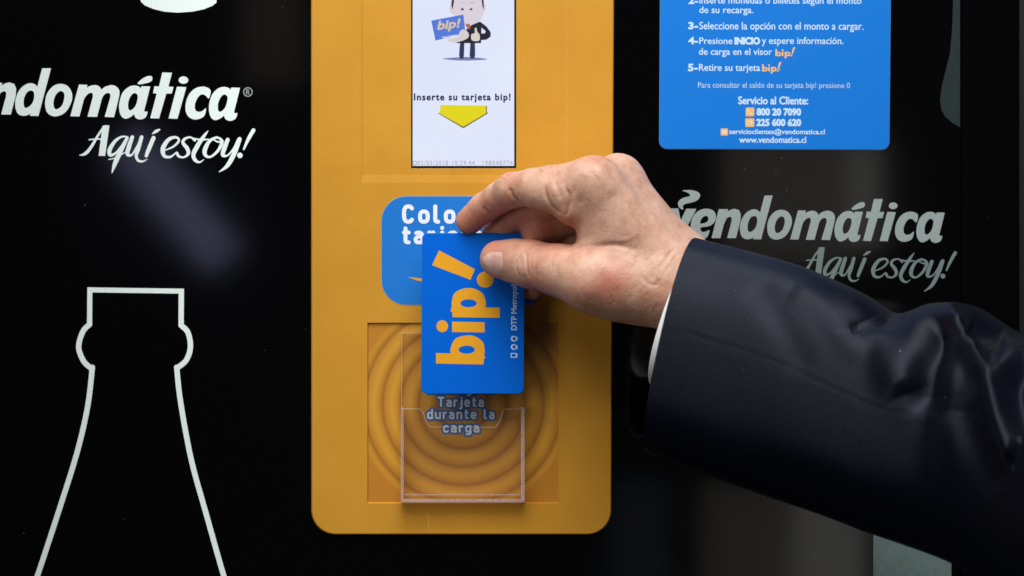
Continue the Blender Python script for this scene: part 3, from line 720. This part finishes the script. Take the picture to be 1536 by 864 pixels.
for yy, kind in ((508, 0), (520.5, 0), (533, 1)):
    if kind: f.poly(rr4(766, yy-3.6, 775.5, yy+3.6, .8, 2)); f.poly(rr4(767.4, yy-2.2, 774.1, yy+2.2, .6, 2), cut=True); f.poly(rr4(773, yy-2.4, 776.8, yy-1, .4, 2)); f.poly(rr4(773, yy+1, 776.8, yy+2.4, .4, 2))
    else: f.ell(770.5, yy, 4.3, 4.3); f.ell(771.3, yy, 2.7, 2.6, cut=True); f.poly([(774.2, yy-2.8), (776, yy-2.8), (776, yy+2.8), (774.2, yy+2.8)])
f.build('card_icons', M_white_soft, card, CD+.5)

# ------------------------------------------------------------------ the hand: a blended implicit surface
person = empty('person', H(1300, 640, 95))
tag(person, 'right arm in dark navy jacket sleeve with white shirt cuff, hand pinching the blue card', 'person')

def seg(P, a, b, r1, r2, sq=1.0):
    a, b = np.asarray(a, float), np.asarray(b, float); ba = b-a; L2 = ba@ba
    pa = P-a; h = np.clip(pa@ba/L2, 0, 1); return np.linalg.norm(pa-h[:, None]*ba, axis=1)-(r1+(r2-r1)*h)
def smin(a, b, k):
    h = np.clip(k-np.abs(a-b), 0, None)/k; return np.minimum(a, b)-h*h*k*.25
def J(*a): return (Hm(a[0], a[1], a[2]), a[3])
IDX = [J(890, 276, 66, 13.0), J(826, 279, 58, 10.3), J(800, 281, 53, 9.6), J(769, 285, 45, 9.1), J(748, 297, 36, 8.0), J(727, 311, 28, 7.7), J(704, 331.5, 21.5, 7.3)]
MID_ = [J(927, 270, 48, 12.2), J(860, 296, 38, 9.9), J(808, 309, 31, 9.6), J(768, 326, 18, 8.6), J(744, 352, 13, 8.0)]
RNG = [J(943, 296, 30, 11.8), J(876, 322, 27, 9.8), J(810, 338, 27, 10.6), J(808, 374, 17, 8.4), J(798, 428, 12.5, 8.0)]
PKY = [J(952, 326, 14, 10.6), J(900, 347, 18, 9.0), J(862, 358, 20, 8.8), J(848, 384, 13, 7.4), J(842, 408, 11, 6.8)]
THB = [J(978, 432, 66, 17.0), J(888, 421, 66, 16.2), J(840, 406, 56, 13.2), J(796, 396, 45, 12.2), J(772, 391.5, 38, 11), J(748, 388.5, 33.6, 9.9)]
def chain(P, C, k=2.0):
    d = None
    for (a, r1), (b, r2) in zip(C[:-1], C[1:]):
        s_ = seg(P, a, b, r1, r2); d = s_ if d is None else smin(d, s_, k)
    return d
def palm(P):
    d = seg(P, *[J(*q)[0] for q in ((890, 276, 66, 0), (985, 398, 62, 0))], 13.0, 16)
    for q1_, q2_, r1, r2 in (((927, 270, 48), (1002, 388, 52), 12.2, 16), ((943, 296, 30), (1010, 392, 40), 11.8, 15.5), ((952, 326, 14), (1012, 402, 32), 10.6, 14),
                             ((900, 312, 60), (912, 385, 60), 13, 15), ((935, 350, 48), (965, 410, 52), 14, 17), ((955, 436, 60), (925, 430, 62), 17, 17.5),
                             ((1000, 424, 60), (1060, 462, 66), 19.5, 21), ((1060, 462, 66), (1180, 510, 76), 21, 27),
                             ((1014, 405, 44), (1068, 447, 50), 19, 20), ((1068, 447, 50), (1185, 495, 60), 20, 26)):
        d = smin(d, seg(P, Hm(*q1_), Hm(*q2_), r1, r2), 11)
    return d
def sdf(P):
    d = palm(P)
    fi, fm, fr, fp = chain(P, IDX), chain(P, MID_), chain(P, RNG), chain(P, PKY)
    f = smin(smin(fi, fm, .8), smin(fr, fp, .8), .8)
    d = smin(d, f, 7)
    # soft bulges: pad of the index's proximal joint, thumb pad and knuckles
    d = smin(d, seg(P, Hm(806, 288, 58), Hm(832, 292, 62), 8.6, 9.2), 4)
    d = smin(d, seg(P, Hm(848, 292, 64), Hm(858, 312, 64), 9.5, 9), 5)
    d = smin(d, chain(P, THB, 3), 6)
    return d

lo = np.array([Hm(670, 0, 0)[0]-2, 0, 0]); 
x0, x1 = Hm(672, 0, 10)[0], Hm(1150, 0, 70)[0]; z0, z1 = Hm(0, 540, 60)[2], Hm(0, 222, 40)[2]; y0, y1 = -104., -.5
h = 1.25
gx, gy, gz = np.arange(x0, x1, h), np.arange(y0, y1+6, h), np.arange(z0, z1, h)
G = np.stack(np.meshgrid(gx, gy, gz, indexing='ij'), -1); shp = G.shape[:3]
D = sdf(G.reshape(-1, 3)).reshape(shp)
# naive surface nets
ins = D < 0
c8 = sum(ins[i:shp[0]-1+i, j:shp[1]-1+j, k_:shp[2]-1+k_].astype(np.int8) for i in (0, 1) for j in (0, 1) for k_ in (0, 1))
act = (c8 > 0) & (c8 < 8); idx = -np.ones(act.shape, int); ai = np.argwhere(act); idx[act] = np.arange(len(ai))
V = np.stack([gx[ai[:, 0]], gy[ai[:, 1]], gz[ai[:, 2]]], 1)+h/2
quads = []
for ax in range(3):
    sl0 = [slice(1, -1)]*3; 
    a = ins; b_ = np.roll(ins, -1, ax); ch = (a != b_)
    rng_ = [slice(1, s_-1) for s_ in shp]; rng_[ax] = slice(0, shp[ax]-1)
    m3 = np.zeros(shp, bool); m3[tuple(rng_)] = ch[tuple(rng_)]
    e = np.argwhere(m3); u, v = (ax+1) % 3, (ax+2) % 3
    def at(du, dv):
        q = e.copy(); q[:, u] += du; q[:, v] += dv; return idx[q[:, 0], q[:, 1], q[:, 2]]
    q = np.stack([at(-1, -1), at(0, -1), at(0, 0), at(-1, 0)], 1)
    fl = ins[e[:, 0], e[:, 1], e[:, 2]]; q[~fl] = q[~fl][:, ::-1]; quads.append(q[(q >= 0).all(1)])
quads = np.concatenate(quads)
def grad(P, e=.25):
    g = np.zeros_like(P)
    for a in range(3):
        dP = np.zeros(3); dP[a] = e; g[:, a] = (sdf(P+dP)-sdf(P-dP))/(2*e)
    return g
def project(P, n=2):
    for _ in range(n):
        g = grad(P); P = P-np.clip(sdf(P), -1.2, 1.2)[:, None]*g/np.maximum((g*g).sum(1), .2)[:, None]
    return P
V = project(V, 2)
# relax a little then subdivide (Catmull-Clark) through bmesh-free numpy: use Blender's modifier
me = bpy.data.meshes.new('hand'); me.from_pydata(V.tolist(), [], quads.tolist()); me.update()
tmp = bpy.data.objects.new('hand_tmp', me); col.objects.link(tmp)
md = tmp.modifiers.new('s', 'SMOOTH'); md.factor = .5; md.iterations = 3
md = tmp.modifiers.new('d', 'SUBSURF'); md.levels = 1; md.render_levels = 1
me2 = bpy.data.meshes.new_from_object(tmp.evaluated_get(bpy.context.evaluated_depsgraph_get()))
bpy.data.objects.remove(tmp); bpy.data.meshes.remove(me)
nv = len(me2.vertices); V = np.empty(nv*3); me2.vertices.foreach_get('co', V); V = V.reshape(-1, 3)
def normals(me, V):
    me.vertices.foreach_set('co', V.ravel()); me.update()
    N = np.empty(len(V)*3); me.vertices.foreach_get('normal', N); return N.reshape(-1, 3)

def polydist(P2, L):
    """distance and along-parameter of pixels to a smoothed polyline"""
    L = catmull(L, 6); best = np.full(len(P2), 1e9); par = np.zeros(len(P2)); n_ = len(L)-1; side = np.zeros(len(P2))
    for i in range(n_):
        a, b = L[i], L[i+1]; v = b-a; q = v@v+1e-9; w = P2-a; u = np.clip(w@v/q, 0, 1)
        dd = np.hypot(w[:, 0]-u*v[0], w[:, 1]-u*v[1]); m = dd < best; best[m] = dd[m]; par[m] = (i+u[m])/n_
        side[m] = (v[0]*w[m, 1]-v[1]*w[m, 0])
    return best, par, side
def sculpt(V, N, strokes):
    P2 = proj(V); toc = np.array([0, -DC, Z0])-V; toc /= np.linalg.norm(toc, axis=1)[:, None]
    fr = np.clip((N*toc).sum(1)*2.2, 0, 1); disp_ = np.zeros(len(V))
    for L, amp, sig, *opt in strokes:
        dist, par, _ = polydist(P2, L); dr = opt[0] if opt else (0, 200)
        dep = -V[:, 1]; ok = (dep > dr[0]) & (dep < dr[1])
        disp_ += amp*np.exp(-(dist/sig)**2)*np.clip(np.minimum(par, 1-par)*5+.15, 0, 1)*fr*ok
    return V+N*disp_[:, None], disp_
N = normals(me2, V)
Z3 = lambda P: [(700+x/5.76, 340+y/5.76) for x, y in P]     # thumb close-up coordinates
Z8 = lambda P: [(660+x/3.325, 220+y/3.325) for x, y in P]   # finger close-up
Z5 = lambda P: [(860+x/3.085, 220+y/3.085) for x, y in P]   # back of the hand
HS = [
 # thumb joint creases
 (Z3([(520, 225), (518, 290), (525, 370), (545, 440)]), -.55, 1.7, (30, 99)),
 (Z3([(470, 235), (440, 290), (425, 340), (440, 400), (480, 460)]), -.38, 1.6, (30, 99)),
 (Z3([(495, 240), (492, 300), (492, 370), (505, 430)]), .25, 2.6, (30, 99)),
 (Z3([(460, 250), (475, 300), (470, 350)]), -.2, 1.2, (30, 99)),
 (Z3([(560, 250), (556, 320), (570, 400)]), -.14, 1.5, (30, 99)),
 (Z3([(600, 240), (596, 330), (610, 420)]), -.10, 1.8, (30, 99)),
 (Z3([(930, 640), (1000, 685), (1080, 700)]), -.12, 2.6),
 # fold from the thumb web over the hand
 ([(868, 378), (895, 372), (920, 366), (945, 368)], -.7, 5.0, (40, 110)),
 ([(858, 330), (852, 350), (856, 370)], -.6, 3.0, (40, 110)),
 # index: joint creases on the underside
 (Z8([(345, 205), (365, 250), (400, 285)]), -.9, 2.6, (30, 110)),
 (Z8([(215, 300), (235, 325), (262, 345)]), -.6, 2.2, (14, 110)),
 (Z8([(232, 280), (262, 310), (285, 330)]), -.25, 1.6, (14, 110)),
 (Z8([(525, 190), (530, 245), (560, 300), (600, 330)]), -.85, 2.6, (40, 110)),
 (Z8([(575, 170), (590, 215), (600, 260)]), -.4, 3.2, (40, 110)),
 (Z8([(625, 205), (648, 250), (640, 310), (625, 350)]), -.7, 2.2, (40, 110)),
 (Z8([(550, 165), (560, 205), (575, 245)]), .2, 3.0, (40, 110)),
 (Z8([(612, 190), (622, 240), (618, 290)]), .25, 3.2, (40, 110)),
 (Z8([(700, 130), (680, 190), (655, 250)]), -.35, 4.0, (40, 110)),
 (Z8([(735, 150), (720, 230), (690, 300)]), -.2, 3.0, (40, 110)),
 (Z8([(380, 120), (400, 150), (395, 180)]), -.12, 1.6, (30, 110)),
 (Z8([(300, 150), (325, 170)]), -.3, 1.5, (30, 110)),
 (Z8([(320, 130), (345, 150)]), -.3, 1.5, (30, 110)),
 (Z8([(560, 100), (580, 120), (585, 145)]), -.2, 1.5, (30, 110)),
 # knuckles and tendons on the back of the hand
 (Z5([(85, 60), (130, 130), (190, 230)]), .55, 9.0), (Z5([(200, 60), (235, 150), (290, 260)]), .6, 8.0),
 (Z5([(150, 75), (190, 160), (240, 250)]), -.45, 7.0),
 (Z5([(60, 130), (40, 200), (50, 270)]), -.4, 7.0),
 # veins
 (Z5([(240, 250), (270, 330), (300, 400), (330, 470)]), .30, 3.0), (Z5([(300, 400), (250, 430), (180, 440)]), .22, 3.2),
 # snuff-box wrinkle and wrist folds
 (Z5([(0, 470), (100, 455), (200, 458), (300, 480)]), -.40, 3.6),
 (Z5([(310, 590), (345, 630), (385, 640), (400, 610)]), -.40, 3.2),
 (Z5([(395, 560), (430, 520), (470, 470)]), -.22, 2.2), (Z5([(410, 600), (440, 560), (480, 505)]), -.16, 2.0),
 (Z5([(420, 520), (455, 480)]), -.15, 1.6), (Z5([(360, 740), (335, 770), (350, 800)]), -.2, 2.0),
 (Z5([(10, 720), (50, 745), (80, 735)]), -.1, 2.4),
 (Z5([(120, 560), (170, 600), (200, 660)]), .3, 9.0),
]
rs_ = np.random.RandomState(11)
for (cx, cy, wx, wy, ang, cnt, am) in ((985, 420, 45, 50, 118, 46, .11), (930, 400, 50, 50, 70, 30, .07), (915, 300, 45, 45, 60, 26, .07), (830, 395, 45, 22, 92, 18, .08), (745, 300, 40, 25, 60, 10, .08), (900, 455, 50, 20, 100, 18, .07)):
    for _ in range(cnt):
        x_, y_ = cx+rs_.uniform(-wx, wx), cy+rs_.uniform(-wy, wy); L_ = rs_.uniform(7, 22); a_ = R(ang+rs_.uniform(-28, 28)); k_ = rs_.uniform(-2, 2)
        HS.append(([(x_-L_*math.cos(a_)/2, y_-L_*math.sin(a_)/2), (x_+k_, y_+k_), (x_+L_*math.cos(a_)/2, y_+L_*math.sin(a_)/2)], -am*rs_.uniform(.5, 1.4), rs_.uniform(1.1, 1.8)))
V, dsp = sculpt(V, N, HS)
# broad unevenness
def vnoise(P, f, seed=0):
    rs = np.random.RandomState(seed); out = np.zeros(len(P))
    for _ in range(7):
        k_ = rs.normal(size=3); k_ /= np.linalg.norm(k_); out += np.sin(P@k_*f*rs.uniform(.6, 1.5)+rs.uniform(0, 6.28))
    return out/7
V = V+N*(.22*vnoise(V, .22, 1)+.10*vnoise(V, .55, 2))[:, None]
# sit the nail: flatten a small bed on the thumb
N = normals(me2, V)
P2 = proj(V)
def blob(cx, cy, s, w=1): return w*np.exp(-(((P2[:, 0]-cx)**2+(P2[:, 1]-cy)**2)/(s*s)))
red = (blob(735, 365, 22, .7)+blob(740, 400, 20, .35)+blob(700, 335, 26, .8)+blob(735, 318, 22, .5)+blob(920, 425, 26, .75)+blob(885, 445, 30, .35)+blob(800, 435, 20, .8)
       +blob(768, 262, 14, .5)+blob(893, 236, 16, .5)+blob(858, 330, 14, .6)+blob(785, 340, 30, .7)+blob(800, 395, 12, .3)+blob(985, 450, 20, .3)+blob(830, 350, 30, .8)+blob(755, 300, 14, .4))
dark = np.zeros(nv)
for cx, cy, s, w in ((917, 443.5, 1.6, .9), (812, 256, 2.2, .5), (750, 265, 2.0, .6), (943, 312, 2.5, .3), (905, 402, 1.5, .4), (968, 352, 2, .3), (935, 300, 3, .25), (884, 300, 2, .3), (930, 470, 1.5, .3)): dark += blob(cx, cy, s, w)
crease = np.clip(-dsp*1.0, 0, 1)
V /= 1000.0
me2.vertices.foreach_set('co', V.ravel()); me2.update(); me2.polygons.foreach_set('use_smooth', [True]*len(me2.polygons))
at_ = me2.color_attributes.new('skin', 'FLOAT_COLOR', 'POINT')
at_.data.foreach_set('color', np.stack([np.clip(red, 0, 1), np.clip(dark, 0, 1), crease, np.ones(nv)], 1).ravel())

t = NT('skin'); vc = t.new('ShaderNodeVertexColor', layer_name='skin'); sp = t.new('ShaderNodeSeparateColor'); t.l(vc.outputs[0], sp.inputs[0])
n1 = t.noise(120, 6, .7); base = t.ramp(n1, [(.3, (.47, .235, .150)), (.5, (.58, .335, .235)), (.72, (.66, .43, .32))])
def mixc(t, fac, a, b, mode='MIX'):
    m = t.new('ShaderNodeMix', data_type='RGBA', blend_type=mode)
    if isinstance(fac, float): m.inputs['Factor'].default_value = fac
    else: t.l(fac, m.inputs['Factor'])
    for q, s_ in ((a, 'A'), (b, 'B')):
        if isinstance(q, tuple): m.inputs[s_].default_value = (*q, 1)
        else: t.l(q, m.inputs[s_])
    return m.outputs['Result']
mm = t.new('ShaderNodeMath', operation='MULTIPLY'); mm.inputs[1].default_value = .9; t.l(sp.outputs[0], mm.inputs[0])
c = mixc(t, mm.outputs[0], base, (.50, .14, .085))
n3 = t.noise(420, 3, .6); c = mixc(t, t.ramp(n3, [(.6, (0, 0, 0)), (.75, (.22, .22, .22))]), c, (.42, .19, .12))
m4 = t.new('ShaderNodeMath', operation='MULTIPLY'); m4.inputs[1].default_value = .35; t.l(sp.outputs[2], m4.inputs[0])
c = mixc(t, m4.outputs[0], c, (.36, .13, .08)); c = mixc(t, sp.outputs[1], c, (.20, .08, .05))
t.l(c, t.b.inputs['Base Color']); t.b.inputs['Roughness'].default_value = .46
t.b.inputs['Subsurface Weight'].default_value = .35; t.b.inputs['Subsurface Radius'].default_value = (1, .35, .18); t.b.inputs['Subsurface Scale'].default_value = .0022
t.b.inputs['Specular IOR Level'].default_value = .42
tc = t.new('ShaderNodeTexCoord'); vo = t.new('ShaderNodeTexVoronoi', feature='DISTANCE_TO_EDGE'); vo.inputs['Scale'].default_value = 1100
mp = t.new('ShaderNodeMapping'); mp.inputs['Rotation'].default_value = (0, R(35), 0); mp.inputs['Scale'].default_value = (1, 1, .45)
t.l(tc.outputs['Object'], mp.inputs[0]); t.l(mp.outputs[0], vo.inputs['Vector'])
b1 = t.bump(vo.outputs['Distance'], .6, .00022); b2 = t.bump(t.noise(300, 6, .75), .75, .0004); t.l(b1.outputs[0], b2.inputs['Normal'])
t.l(b2.outputs[0], t.b.inputs['Normal'])
M_skin = t.m
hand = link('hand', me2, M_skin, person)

# thumb nail: a curved plate lying on the thumb tip, set in a low fold
from mathutils.bvhtree import BVHTree
bvh = BVHTree.FromPolygons([Vector(v) for v in V], [tuple(p.vertices) for p in me2.polygons])
camv = Vector((0, -DC/1000, Z0/1000))
def onhand(px, py):
    tgt = Vector(H(px, py, 30)); r = bvh.ray_cast(camv, (tgt-camv).normalized()); return r
def nail(outline_l, outline_r, name):
    """outline_l/r: two long edges (pixels) from the root to the tip"""
    n1, n2 = 14, 10; A = catmull(outline_l, 6); B = catmull(outline_r, 6); VV = []; FF = []
    ia = np.linspace(0, len(A)-1, n1); 
    for i in range(n1):
        a = A[int(ia[i])]; b = B[int(round(ia[i]*(len(B)-1)/(len(A)-1)))]
        for j in range(n2):
            u = j/(n2-1); p = a*(1-u)+b*u; r = onhand(*p)
            if r[0] is None: r = bvh.find_nearest(Vector(H(p[0], p[1], 30)))
            e = min(u, 1-u)*2; f_ = i/(n1-1)
            lift = .00005+.00033*min(1, e*3)*min(1, f_*6+.15)+.0003*f_*f_
            VV.append(r[0]+r[1]*lift)
    for i in range(n1-1):
        for j in range(n2-1): k_ = i*n2+j; FF.append((k_, k_+1, k_+n2+1, k_+n2))
    o = mesh(name, VV, FF, None, hand, smooth=True); return o
t = NT('nail'); n_ = t.noise(300, 2); t.l(t.ramp(n_, [(.3, (.56, .33, .27)), (.7, (.64, .41, .35))]), t.b.inputs['Base Color'])
t.b.inputs['Roughness'].default_value = .28; t.b.inputs['Subsurface Weight'].default_value = .2; t.b.inputs['Subsurface Scale'].default_value = .002
M_nail = t.m
o = nail([(753.5, 378.5), (743, 377.5), (733, 380), (725, 386)], [(755, 407), (748, 412), (740, 411.5), (731, 407)], 'thumbnail'); o.data.materials.append(M_nail)

# ------------------------------------------------------------------ jacket sleeve and shirt cuff
STA = [ # Tx, Ty, Bx, By, d, half depth
 (1045, 357, 974, 679, 60, 37), (1120, 376, 1062, 712, 68, 40), (1200, 399, 1146, 742, 78, 43), (1290, 438, 1232, 772, 90, 46), (1346, 470, 1302, 798, 98, 48),
 (1402, 455, 1372, 821, 106, 50), (1456, 459, 1442, 846, 115, 53), (1514, 499, 1522, 880, 128, 57), (1600, 520, 1620, 930, 150, 62), (1720, 560, 1750, 1000, 185, 68)]
def tube(sta, nt, nphi, ex, t0=0., t1=1., shrink=0.):
    Sx = catmull(sta, 24); m = len(Sx); T = []; B = []; Cn = []; hd = []
    for q in np.linspace(t0, t1, nt):
        f_ = q*(m-1); i = int(min(max(f_, 0), m-2)); u = f_-i; r = Sx[i]*(1-u)+Sx[i+1]*u
        a, b = Hm(r[0], r[1], r[4]), Hm(r[2], r[3], r[4]); T.append(a); B.append(b); hd.append(r[5])
    T, B, hd = np.array(T), np.array(B), np.array(hd); Cn = (T+B)/2; ax = np.gradient(Cn, axis=0); ax /= np.linalg.norm(ax, axis=1)[:, None]
    k_ = np.ones(9)/9; axs = np.stack([np.convolve(np.pad(ax[:, i], 4, 'edge'), k_, 'valid') for i in range(3)], 1)
    VV = np.zeros((nt, nphi, 3))
    for i in range(nt):
        up = (T[i]-B[i])/2; L = np.linalg.norm(up); upn = up/L
        dv = np.cross(upn, axs[i]); dv /= np.linalg.norm(dv)
        if dv[1] > 0: dv = -dv       # towards the camera (-y)
        for j in range(nphi):
            a = 2*math.pi*j/nphi; c_, s_ = math.cos(a), math.sin(a)
            cc_ = math.copysign(abs(c_)**(2/ex), c_); ss = math.copysign(abs(s_)**(2/ex), s_)
            VV[i, j] = Cn[i]+upn*cc_*(L-shrink)+dv*ss*(hd[i]-shrink)
    return VV, axs
def tube_mesh(VV, name, mat, parent, sculpts=None, thick=1.6, smooth=True, cap_in=14, noise=None):
    nt, nphi = VV.shape[:2]; V_ = VV.reshape(-1, 3)
    F_ = [(i*nphi+j, (i+1)*nphi+j, (i+1)*nphi+(j+1) % nphi, i*nphi+(j+1) % nphi) for i in range(nt-1) for j in range(nphi)]
    me = bpy.data.meshes.new(name); me.from_pydata(V_.tolist(), [], F_); me.update()
    N_ = np.empty(len(V_)*3); me.vertices.foreach_get('normal', N_); N_ = N_.reshape(-1, 3)
    cen = VV.mean(1).repeat(nphi, 0)
    if ((V_-cen)*N_).sum() < 0: me.flip_normals(); N_ = -N_
    if sculpts: V_, _ = sculpt(V_, N_, sculpts)
    if noise is not None: V_ = V_+N_*noise(V_)[:, None]
    me.vertices.foreach_set('co', (V_/1000).ravel()); me.update()
    o = link(name, me, mat, parent)
    me.polygons.foreach_set('use_smooth', [True]*len(me.polygons))
    md = o.modifiers.new('thickness', 'SOLIDIFY'); md.thickness = thick/1000; md.offset = -1
    md = o.modifiers.new('round', 'BEVEL'); md.width = .0005; md.segments = 2; md.limit_method = 'ANGLE'; md.angle_limit = R(60)
    return o
SL = [
 ([(1358, 466), (1325, 486), (1275, 500)], -2.0, 12),                          # shallow dip ahead of the elbow fold
 ([(1424, 480), (1408, 520), (1392, 560), (1386, 625)], -7.0, 24),              # long dark hollow
 ([(1300, 480), (1325, 530), (1358, 590)], 3.0, 32),
 ([(1418, 455), (1430, 480), (1441, 507), (1461, 535), (1483, 569), (1501, 625), (1530, 695), (1565, 770)], 6.5, 15),    # long bright fold
 ([(1450, 488), (1478, 502), (1510, 506)], -5.0, 16),
 ([(1580, 512), (1536, 520), (1508, 541), (1497, 575)], 3.5, 14),
 ([(1560, 545), (1530, 570), (1536, 630), (1570, 700)], -6.0, 18),
 ([(1440, 600), (1460, 660), (1500, 740)], -3.0, 26),
 ([(1190, 430), (1240, 470), (1290, 540)], 1.2, 20), ([(1130, 420), (1170, 480), (1210, 560)], -1.0, 22),
 ([(1300, 800), (1230, 740), (1120, 700)], -1.5, 26),
 # seam running along the sleeve
 ([(1000, 492), (1060, 507), (1160, 540), (1260, 585), (1330, 615), (1420, 626), (1520, 640)], -.22, 2.4), ([(1000, 488), (1060, 503), (1160, 536), (1260, 581), (1330, 611), (1420, 622), (1520, 636)], .14, 3.2),
]
t = NT('navy_wool'); n_ = t.noise(700, 3); t.l(t.ramp(n_, [(.3, (.0018, .0022, .0048)), (.7, (.0034, .0042, .0088))]), t.b.inputs['Base Color'])
t.b.inputs['Roughness'].default_value = .36; t.b.inputs['Specular IOR Level'].default_value = .16; t.b.inputs['Specular Tint'].default_value = (.75, .82, 1, 1)
t.b.inputs['Sheen Weight'].default_value = .035; t.b.inputs['Sheen Roughness'].default_value = .35; t.b.inputs['Sheen Tint'].default_value = (.55, .65, 1, 1)
tc = t.new('ShaderNodeTexCoord'); mp = t.new('ShaderNodeMapping'); mp.inputs['Rotation'].default_value = (0, R(20), 0); t.l(tc.outputs['Object'], mp.inputs[0])
wv = t.new('ShaderNodeTexWave'); wv.bands_direction = 'DIAGONAL'; wv.inputs['Scale'].default_value = 900; wv.inputs['Distortion'].default_value = 1.5; t.l(mp.outputs[0], wv.inputs['Vector'])
b1 = t.bump(wv.outputs['Fac'], .35, .00012); b2 = t.bump(t.noise(900, 3, .6), .35, .0003); t.l(b1.outputs[0], b2.inputs['Normal']); t.l(b2.outputs[0], t.b.inputs['Normal'])
M_wool = t.m
VV, _ = tube(STA, 300, 300, 2.35)
sleeve = tube_mesh(VV, 'jacket_sleeve', M_wool, person, SL, 1.8, noise=lambda P: .5*vnoise(P, .05, 5)+.25*vnoise(P, .14, 6))
M_shirt = plain('white_cotton', (.74, .75, .76), .75, .03, 900, .2)
CU = [(1038, 396, 979, 580, 61, 30.5), (1124, 396, 1070, 612, 70, 33), (1204, 419, 1155, 640, 80, 34)]
VV, _ = tube(CU, 40, 120, 2.3)
cuff = tube_mesh(VV, 'shirt_cuff', M_shirt, person, None, 1.2, noise=lambda P: .3*vnoise(P, .1, 8))
cuff['label'] = 'white shirt cuff edge showing at the sleeve opening'
# pale lint specks caught in the cloth
bpy.context.view_layer.update(); dg = bpy.context.evaluated_depsgraph_get(); bml = bmesh.new()
for px, py, r_ in [(1350.5, 527, .42), (1296, 498, .16), (1188, 470, .15), (1102, 436, .18), (1246, 452, .14), (1418, 596, .15)]+[(random.uniform(1060, 1400), random.uniform(420, 560), random.uniform(.06, .11)) for _ in range(16)]:
    tg = Vector(H(px, py, 60)); hit = scene.ray_cast(dg, camv, (tg-camv).normalized())
    if hit[0] and hit[4].name.startswith('jacket_sleeve'):
        m_x = __import__('mathutils').Matrix.Translation(hit[1]+hit[2]*.00005)
        bmesh.ops.create_icosphere(bml, subdivisions=1, radius=r_/1000, matrix=m_x)
lint = bm_obj('lint', bml, plain('lint_grey', (.42, .43, .45), .9), person, smooth=True); lint['kind'] = 'stuff'
